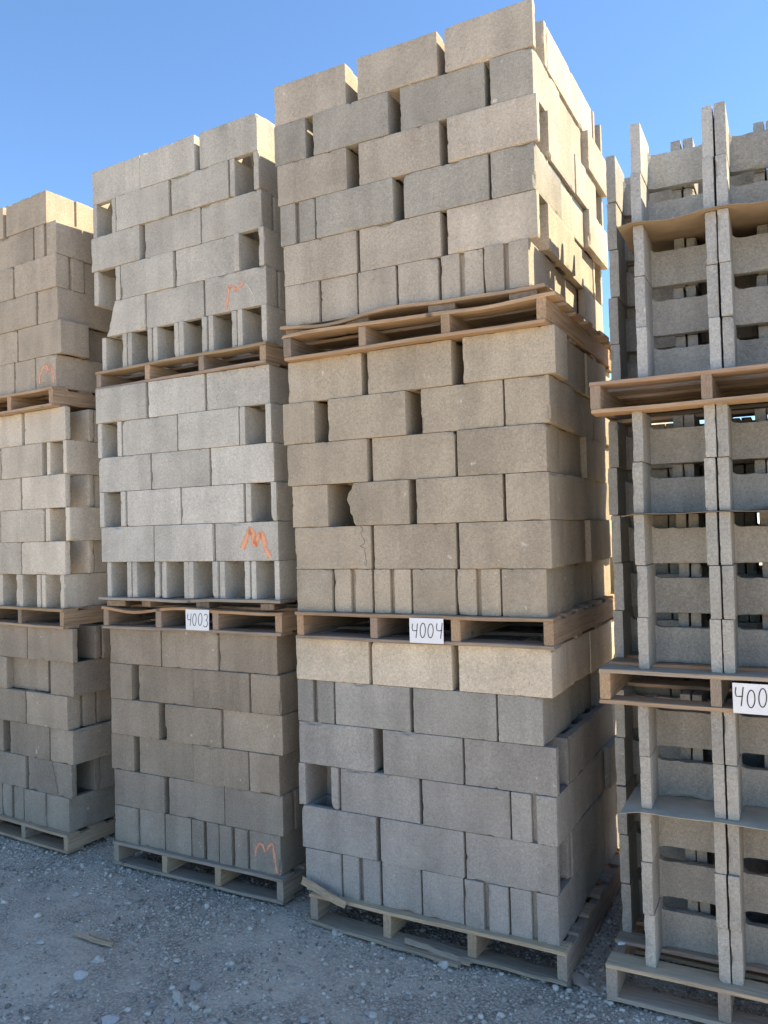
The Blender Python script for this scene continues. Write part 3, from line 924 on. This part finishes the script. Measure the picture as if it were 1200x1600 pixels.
sheet('R2', M_CARD, 'thin cardboard slip sheet, middle load of bond-beam stack', -.045, .9, -.016, .95, .004, 9.0)
sheet('R1', M_CARDG, 'dusty grey slip sheet, bottom load of bond-beam stack', -.07, .9, -.034, .95, .003, 14.0)

# ------------------------------------------------------------------ number signs
def arc(cx, cy, rx, ry, a0, a1, n=16):
    return [(cx + rx * math.cos(R(a0 + (a1 - a0) * i / n)), cy + ry * math.sin(R(a0 + (a1 - a0) * i / n))) for i in range(n + 1)]
DIG = {
 '4': [[(.06, .97), (.02, .70), (.10, .50), (.35, .49), (.62, .53)], [(.62, 1.0), (.58, .6), (.50, 0.0)]],
 '0': [arc(.33, .5, .29, .49, 110, 475, 24)],
 '3': [arc(.28, .75, .27, .24, 150, -85, 14) + arc(.27, .25, .33, .27, 85, -150, 16)],
 '5': [[(.12, .98), (.08, .56)] + arc(.26, .30, .32, .30, 120, -140, 16), [(.12, .98), (.58, 1.0)]],
}
def sign(u, text, x0, x1, z0, z1, y, label, hgt=.60, gapx=0.24, left=.06, lift=.2):
    n = 8
    vs, fs = [], []
    for s in (0, 1):
        for j in range(n + 1):
            for i in range(n + 1):
                tx, tz = i / n, j / n
                vs.append((x0 + (x1 - x0) * tx, y + s * .0008 - .003 * math.sin(math.pi * tx) * (1 - .5 * tz) - .003 * (1 - tz) * tx, z0 + (z1 - z0) * tz))
    N = (n + 1) ** 2
    for j in range(n):
        for i in range(n):
            a = j * (n + 1) + i
            fs.append((a, a + 1, a + n + 2, a + n + 1)); fs.append((N + a, N + a + n + 1, N + a + n + 2, N + a + 1))
    edge = [i for i in range(n + 1)] + [j * (n + 1) + n for j in range(1, n + 1)] + [n * (n + 1) + i for i in range(n - 1, -1, -1)] + [j * (n + 1) for j in range(n - 1, 0, -1)]
    for a, b in zip(edge, edge[1:] + edge[:1]): fs.append((b, a, N + a, N + b))
    vs = [to_world(u, *v) for v in vs]
    paper = tag(link('number_sign', mesh_from('paper', vs, fs, M_PAPER)), label, 'sign', 'paper number signs pinned to pallets')
    W_, H_ = x1 - x0, z1 - z0
    r = random.Random(text)
    for di, ch in enumerate(text):
        dv, df = [], []
        ox = x0 + W_ * (left + gapx * di) + r.uniform(-.001, .001)
        oz = z0 + H_ * lift + r.uniform(-.002, .004)
        dh = H_ * hgt * r.uniform(.95, 1.05); dw = W_ * .265
        for st_ in DIG[ch]:
            P = [(ox + px_ * dw + .08 * dw * pz, oz + pz * dh) for px_, pz in st_]
            b0 = len(dv)
            for i, (x, z) in enumerate(P):
                a = P[max(0, i - 1)]; b = P[min(len(P) - 1, i + 1)]
                d = Vector((b[0] - a[0], b[1] - a[1])).normalized() * .0018
                tx, tz = (x - x0) / W_, (z - z0) / H_
                yy = y - .003 * math.sin(math.pi * tx) * (1 - .5 * tz) - .003 * (1 - tz) * tx - .0008
                dv.append(to_world(u, x - d.y, yy, z + d.x)); dv.append(to_world(u, x + d.y, yy, z - d.x))
            for i in range(len(P) - 1): df.append((b0 + 2 * i, b0 + 2 * i + 1, b0 + 2 * i + 3, b0 + 2 * i + 2))
        dg = link('digit', mesh_from('digit', dv, df, M_INK))
        dg.parent = paper
    return paper
sign('C2', '4004', -.622, -.464, -.117, -.012, -.037, 'white paper sign 4004 on grey pallet above cream blocks')
sign('L2', '4003', -.557, -.402, -.156, -.051, -.036, 'white paper sign 4003 on the pallet with orange warped deck')
sign('R2', '4005', .325, .482, -.128, -.023, -.042, 'white paper sign starting 400 on pallet of bond-beam stack', .62, .235, .04, .22)

# ------------------------------------------------------------------ stones and gravel
import bmesh
def rock_mesh(seed, flat=.6, sub=3, jag=.45):
    r = random.Random(seed)
    bm = bmesh.new()
    bmesh.ops.create_icosphere(bm, subdivisions=sub, radius=1.0)
    o = Vector((r.uniform(0, 50), r.uniform(0, 50), r.uniform(0, 50)))
    pl = [(Vector((r.gauss(0, 1), r.gauss(0, 1), r.gauss(0, 1))).normalized(), r.uniform(.5, .85)) for _ in range(12)]
    for v in bm.verts:
        v.co *= 1 + jag * noise.noise(v.co * 1.3 + o) + .14 * noise.noise(v.co * 3.5 + o) + .07 * noise.noise(v.co * 9 + o)
        for nn, dd in pl:
            e = v.co.dot(nn) - dd
            if e > 0: v.co -= nn * e * .9
        v.co.z *= flat
    me = bpy.data.meshes.new('rock')
    bm.to_mesh(me); bm.free()
    me.materials.append(M_ROCK)
    return me
ROCKM = [rock_mesh(s, (.55, .7, .45, .8)[s % 4]) for s in range(8)]
def rock(x, y, sx, sy, sz, col, label, sink=.3, z=None):
    o = link('stone', rng.choice(ROCKM), None, (x, y, (gz(x, y) if z is None else z) + sz * (.55 - sink)), rng.uniform(0, 6.28), col)
    o.scale = (sx, sy, sz)
    tag(o, label, 'stone', 'loose stones lying on the gravel')
    return o
G1, G2, G3 = (0.54, 0.475, 0.41), (0.42, 0.37, 0.32), (0.70, 0.63, 0.55)
rock(-1.275, -.656, .030, .028, .030, (0.48, 0.40, 0.34), 'rounded brown-grey stone beside a dark stone on the dust', .1)
rock(-1.325, -.665, .020, .018, .018, G2, 'dark stone tucked against a rounded brown-grey stone')
rock(-.464, -.085, .030, .024, .030, G3, 'pale angular stone against the splintered pallet of stack 4004', .1)
rock(-1.759, -.80, .036, .028, .026, G3, 'flat pale stone in the dust near broken sticks')
rock(-1.80, -.69, .028, .022, .024, G3, 'pale stone between broken sticks and a flat pale stone')
rock(-1.30, -.735, .085, .024, .024, (0.60, 0.52, 0.43), 'long buried stone ridge showing through the dust', .35).rotation_euler = (0, 0, R(-28))
rock(-1.42, -.955, .040, .032, .024, (0.62, 0.56, 0.50), 'broad flat bluish stone bedded in the dust', .4)
rock(.060, .035, .055, .035, .05, (0.45, 0.36, 0.29), 'brown rock shard at pallet corner of stack 4004', .25)
rock(.105, .00, .040, .026, .02, (0.46, 0.38, 0.31), 'thin rock shard lying before a larger brown shard')
rock(.135, -.015, .020, .016, .014, G1, 'small tan shard beside thin rock shard at pallet corner')
for (x, y, s) in ((-2.40, -.284, .022), (-2.075, -.192, .027), (-2.30, -.098, .018), (-2.15, -.69, .02), (-1.18, -.342, .016), (-.77, -.65, .022), (-1.36, -.817, .022), (-1.225, -.864, .026), (-2.50, -.372, .016), (-.967, -.602, .016), (-.69, -.396, .014), (-.50, -.352, .014), (-.584, -.506, .019), (-1.81, -.03, .014), (-1.62, -.22, .015), (-2.6, -.55, .02), (-1.95, -.42, .016), (-1.5, -.45, .013), (-1.02, -.80, .016), (-.85, -.30, .012), (-.25, -.28, .013), (-2.2, -.42, .019), (-1.66, -.9, .02)):
    rock(x, y, s * rng.uniform(.9, 1.3), s * rng.uniform(.7, 1.), s * rng.uniform(.6, .95), rng.choice((G1, G3, G1, G2)), 'small grey stone loose among the gravel', .2)

def gravel():
    rs = np.random.RandomState(5)
    N0 = 120000
    x = rs.uniform(-4.0, 1.35, N0); y = rs.uniform(-1.75, 1.15, N0)
    vis = (y < 0.95) & ~((y > 0.25) & ((x < -0.15) & (x > -1.25) | (x < -1.45) & (x > -2.45) | (x < -3.05) | (x > 0.4)))
    f = np.array([n3(a, b, 2.0, 1.7) + .6 * n3(a, b, 9.0, 5.0) for a, b in zip(x, y)])
    dens = np.clip(.50 + .95 * f + np.clip((y + .40) * 1.0, -.15, .45), .05, 1)
    keep = vis & (rs.uniform(0, 1, N0) < dens * .62)
    x, y = x[keep], y[keep]
    n = len(x)
    size = .0030 + .0095 * rs.beta(1.2, 3.6, n) + (rs.uniform(0, 1, n) > .955) * rs.uniform(.003, .011, n)
    z = np.array([gz(a, b) for a, b in zip(x, y)])
    t = (1 + 5 ** .5) / 2
    ico = np.array([(-1, t, 0), (1, t, 0), (-1, -t, 0), (1, -t, 0), (0, -1, t), (0, 1, t), (0, -1, -t), (0, 1, -t), (t, 0, -1), (t, 0, 1), (-t, 0, -1), (-t, 0, 1)]) / 1.9
    fc = np.array([(0, 11, 5), (0, 5, 1), (0, 1, 7), (0, 7, 10), (0, 10, 11), (1, 5, 9), (5, 11, 4), (11, 10, 2), (10, 7, 6), (7, 1, 8), (3, 9, 4), (3, 4, 2), (3, 2, 6), (3, 6, 8), (3, 8, 9), (4, 9, 5), (2, 4, 11), (6, 2, 10), (8, 6, 7), (9, 8, 1)])
    V = ico[None] * (1 + rs.uniform(-.38, .38, (n, 12, 1)))
    V = V * np.stack([rs.uniform(.8, 1.4, n), rs.uniform(.7, 1.1, n), rs.uniform(.45, .85, n)], 1)[:, None, :]
    a = rs.uniform(0, 6.28, n); c, s = np.cos(a)[:, None], np.sin(a)[:, None]
    X = V[..., 0] * c - V[..., 1] * s; Y = V[..., 0] * s + V[..., 1] * c
    V = np.stack([X, Y, V[..., 2]], -1) * size[:, None, None]
    V += np.stack([x, y, z + size * .25], 1)[:, None, :]
    F = (fc[None] + (np.arange(n) * 12)[:, None, None]).reshape(-1, 3)
    me = bpy.data.meshes.new('gravel')
    me.vertices.add(n * 12); me.vertices.foreach_set('co', V.reshape(-1).astype(np.float32))
    me.loops.add(len(F) * 3); me.loops.foreach_set('vertex_index', F.reshape(-1).astype(np.int32))
    me.polygons.add(len(F)); me.polygons.foreach_set('loop_start', (np.arange(len(F)) * 3).astype(np.int32))
    me.update(calc_edges=True); me.validate()
    me.materials.append(M_GRAVEL)
    tag(link('gravel', me), 'fine grey crushed gravel scattered over the yard', 'gravel', kind='stuff')
gravel()

# broken sticks in the dust, and a scrap of plastic on a pallet
def stick(a, b, w, seed, col, label):
    A = Vector((a[0], a[1], gz(*a) + .012)); B = Vector((b[0], b[1], gz(*b) + .008))
    d = B - A
    o = link('wood_splinter', board_mesh(seed, .006, d.length, w, .007, .02, 10), None, (A + B) / 2, 0, col)
    o.rotation_mode = 'QUATERNION'; o.rotation_quaternion = d.to_track_quat('X', 'Z')
    tag(o, label, 'wood splinter', 'broken sticks on the gravel')
stick((-2.063, -.579), (-1.842, -.572), .022, 401, (0.66, 0.48, 0.30), 'longer tan broken stick lying in the dust')
stick((-2.00, -.555), (-1.88, -.545), .012, 402, (0.58, 0.43, 0.28), 'shorter broken stick beside a longer tan stick')
stick((-1.03, -.79), (-.95, -.80), .008, 403, (0.24, 0.21, 0.17), 'tiny grey stick near the small stones')
sc = link('plastic_scrap', rock_mesh(77, .5, 2, .6), None, to_world('R1', -.115, .12, .008), .4)
sc.data.materials.clear(); sc.data.materials.append(M_PAPER)
sc.scale = (.016, .012, .014)
tag(sc, 'crumpled white plastic scrap on pallet under bond-beam stack', 'scrap')

# ------------------------------------------------------------------ trees far behind the yard
def tree(x, y, h, seed, label):
    r = random.Random(seed)
    root = bpy.data.objects.new('bare_tree', None)
    COL.objects.link(root); root.location = (x, y, -.02)
    tag(root, label, 'tree', 'trees beyond the yard')
    tv, tf, lv, lf = [], [], [], []
    def tube(a, b, ra, rb):
        d = (b - a).normalized(); p = d.orthogonal().normalized(); q = d.cross(p)
        s = len(tv)
        for c, rad in ((a, ra), (b, rb)):
            for i in range(6):
                t = i / 6 * 6.2832
                tv.append(c + (p * math.cos(t) + q * math.sin(t)) * rad)
        for i in range(6): tf.append((s + i, s + (i + 1) % 6, s + 6 + (i + 1) % 6, s + 6 + i))
    def grow(a, d, L, rad, lev):
        b = a + d * L
        tube(a, b, rad, rad * .65)
        if lev >= 3:
            for _ in range(14):
                c = b + Vector((r.gauss(0, 1), r.gauss(0, 1), r.gauss(0, .8))) * L * .45
                s = r.uniform(.05, .11)
                e1 = Vector((r.gauss(0, 1), r.gauss(0, 1), r.gauss(0, 1))).normalized() * s
                e2 = e1.orthogonal().normalized() * s * .6
                k = len(lv)
                lv.extend((c - e1, c + e2, c + e1, c - e2)); lf.append((k, k + 1, k + 2, k + 3))
            return
        for _ in range(4 if lev else 6):
            nd = (d + Vector((r.gauss(0, .55), r.gauss(0, .55), r.uniform(-.05, .5)))).normalized()
            grow(b if lev else a + d * L * r.uniform(.55, 1), nd, L * r.uniform(.55, .75), rad * .55, lev + 1)
    grow(Vector((0, 0, 0)), Vector((0, 0, 1)), h * .38, h * .03, 0)
    link('trunk', mesh_from('trunk', tv, tf, M_BARK), root)
    link('crown', mesh_from('crown', lv, lf, M_LEAF), root)
tree(-1.4, 24, 5.0, 1, 'sparse tree seen through the holes of the bond-beam stack')
tree(1.2, 30, 5.5, 2, 'taller sparse tree farther behind the bond-beam stack')
tree(-4.5, 33, 5.0, 3, 'bushy tree far behind the stack signed 4004')
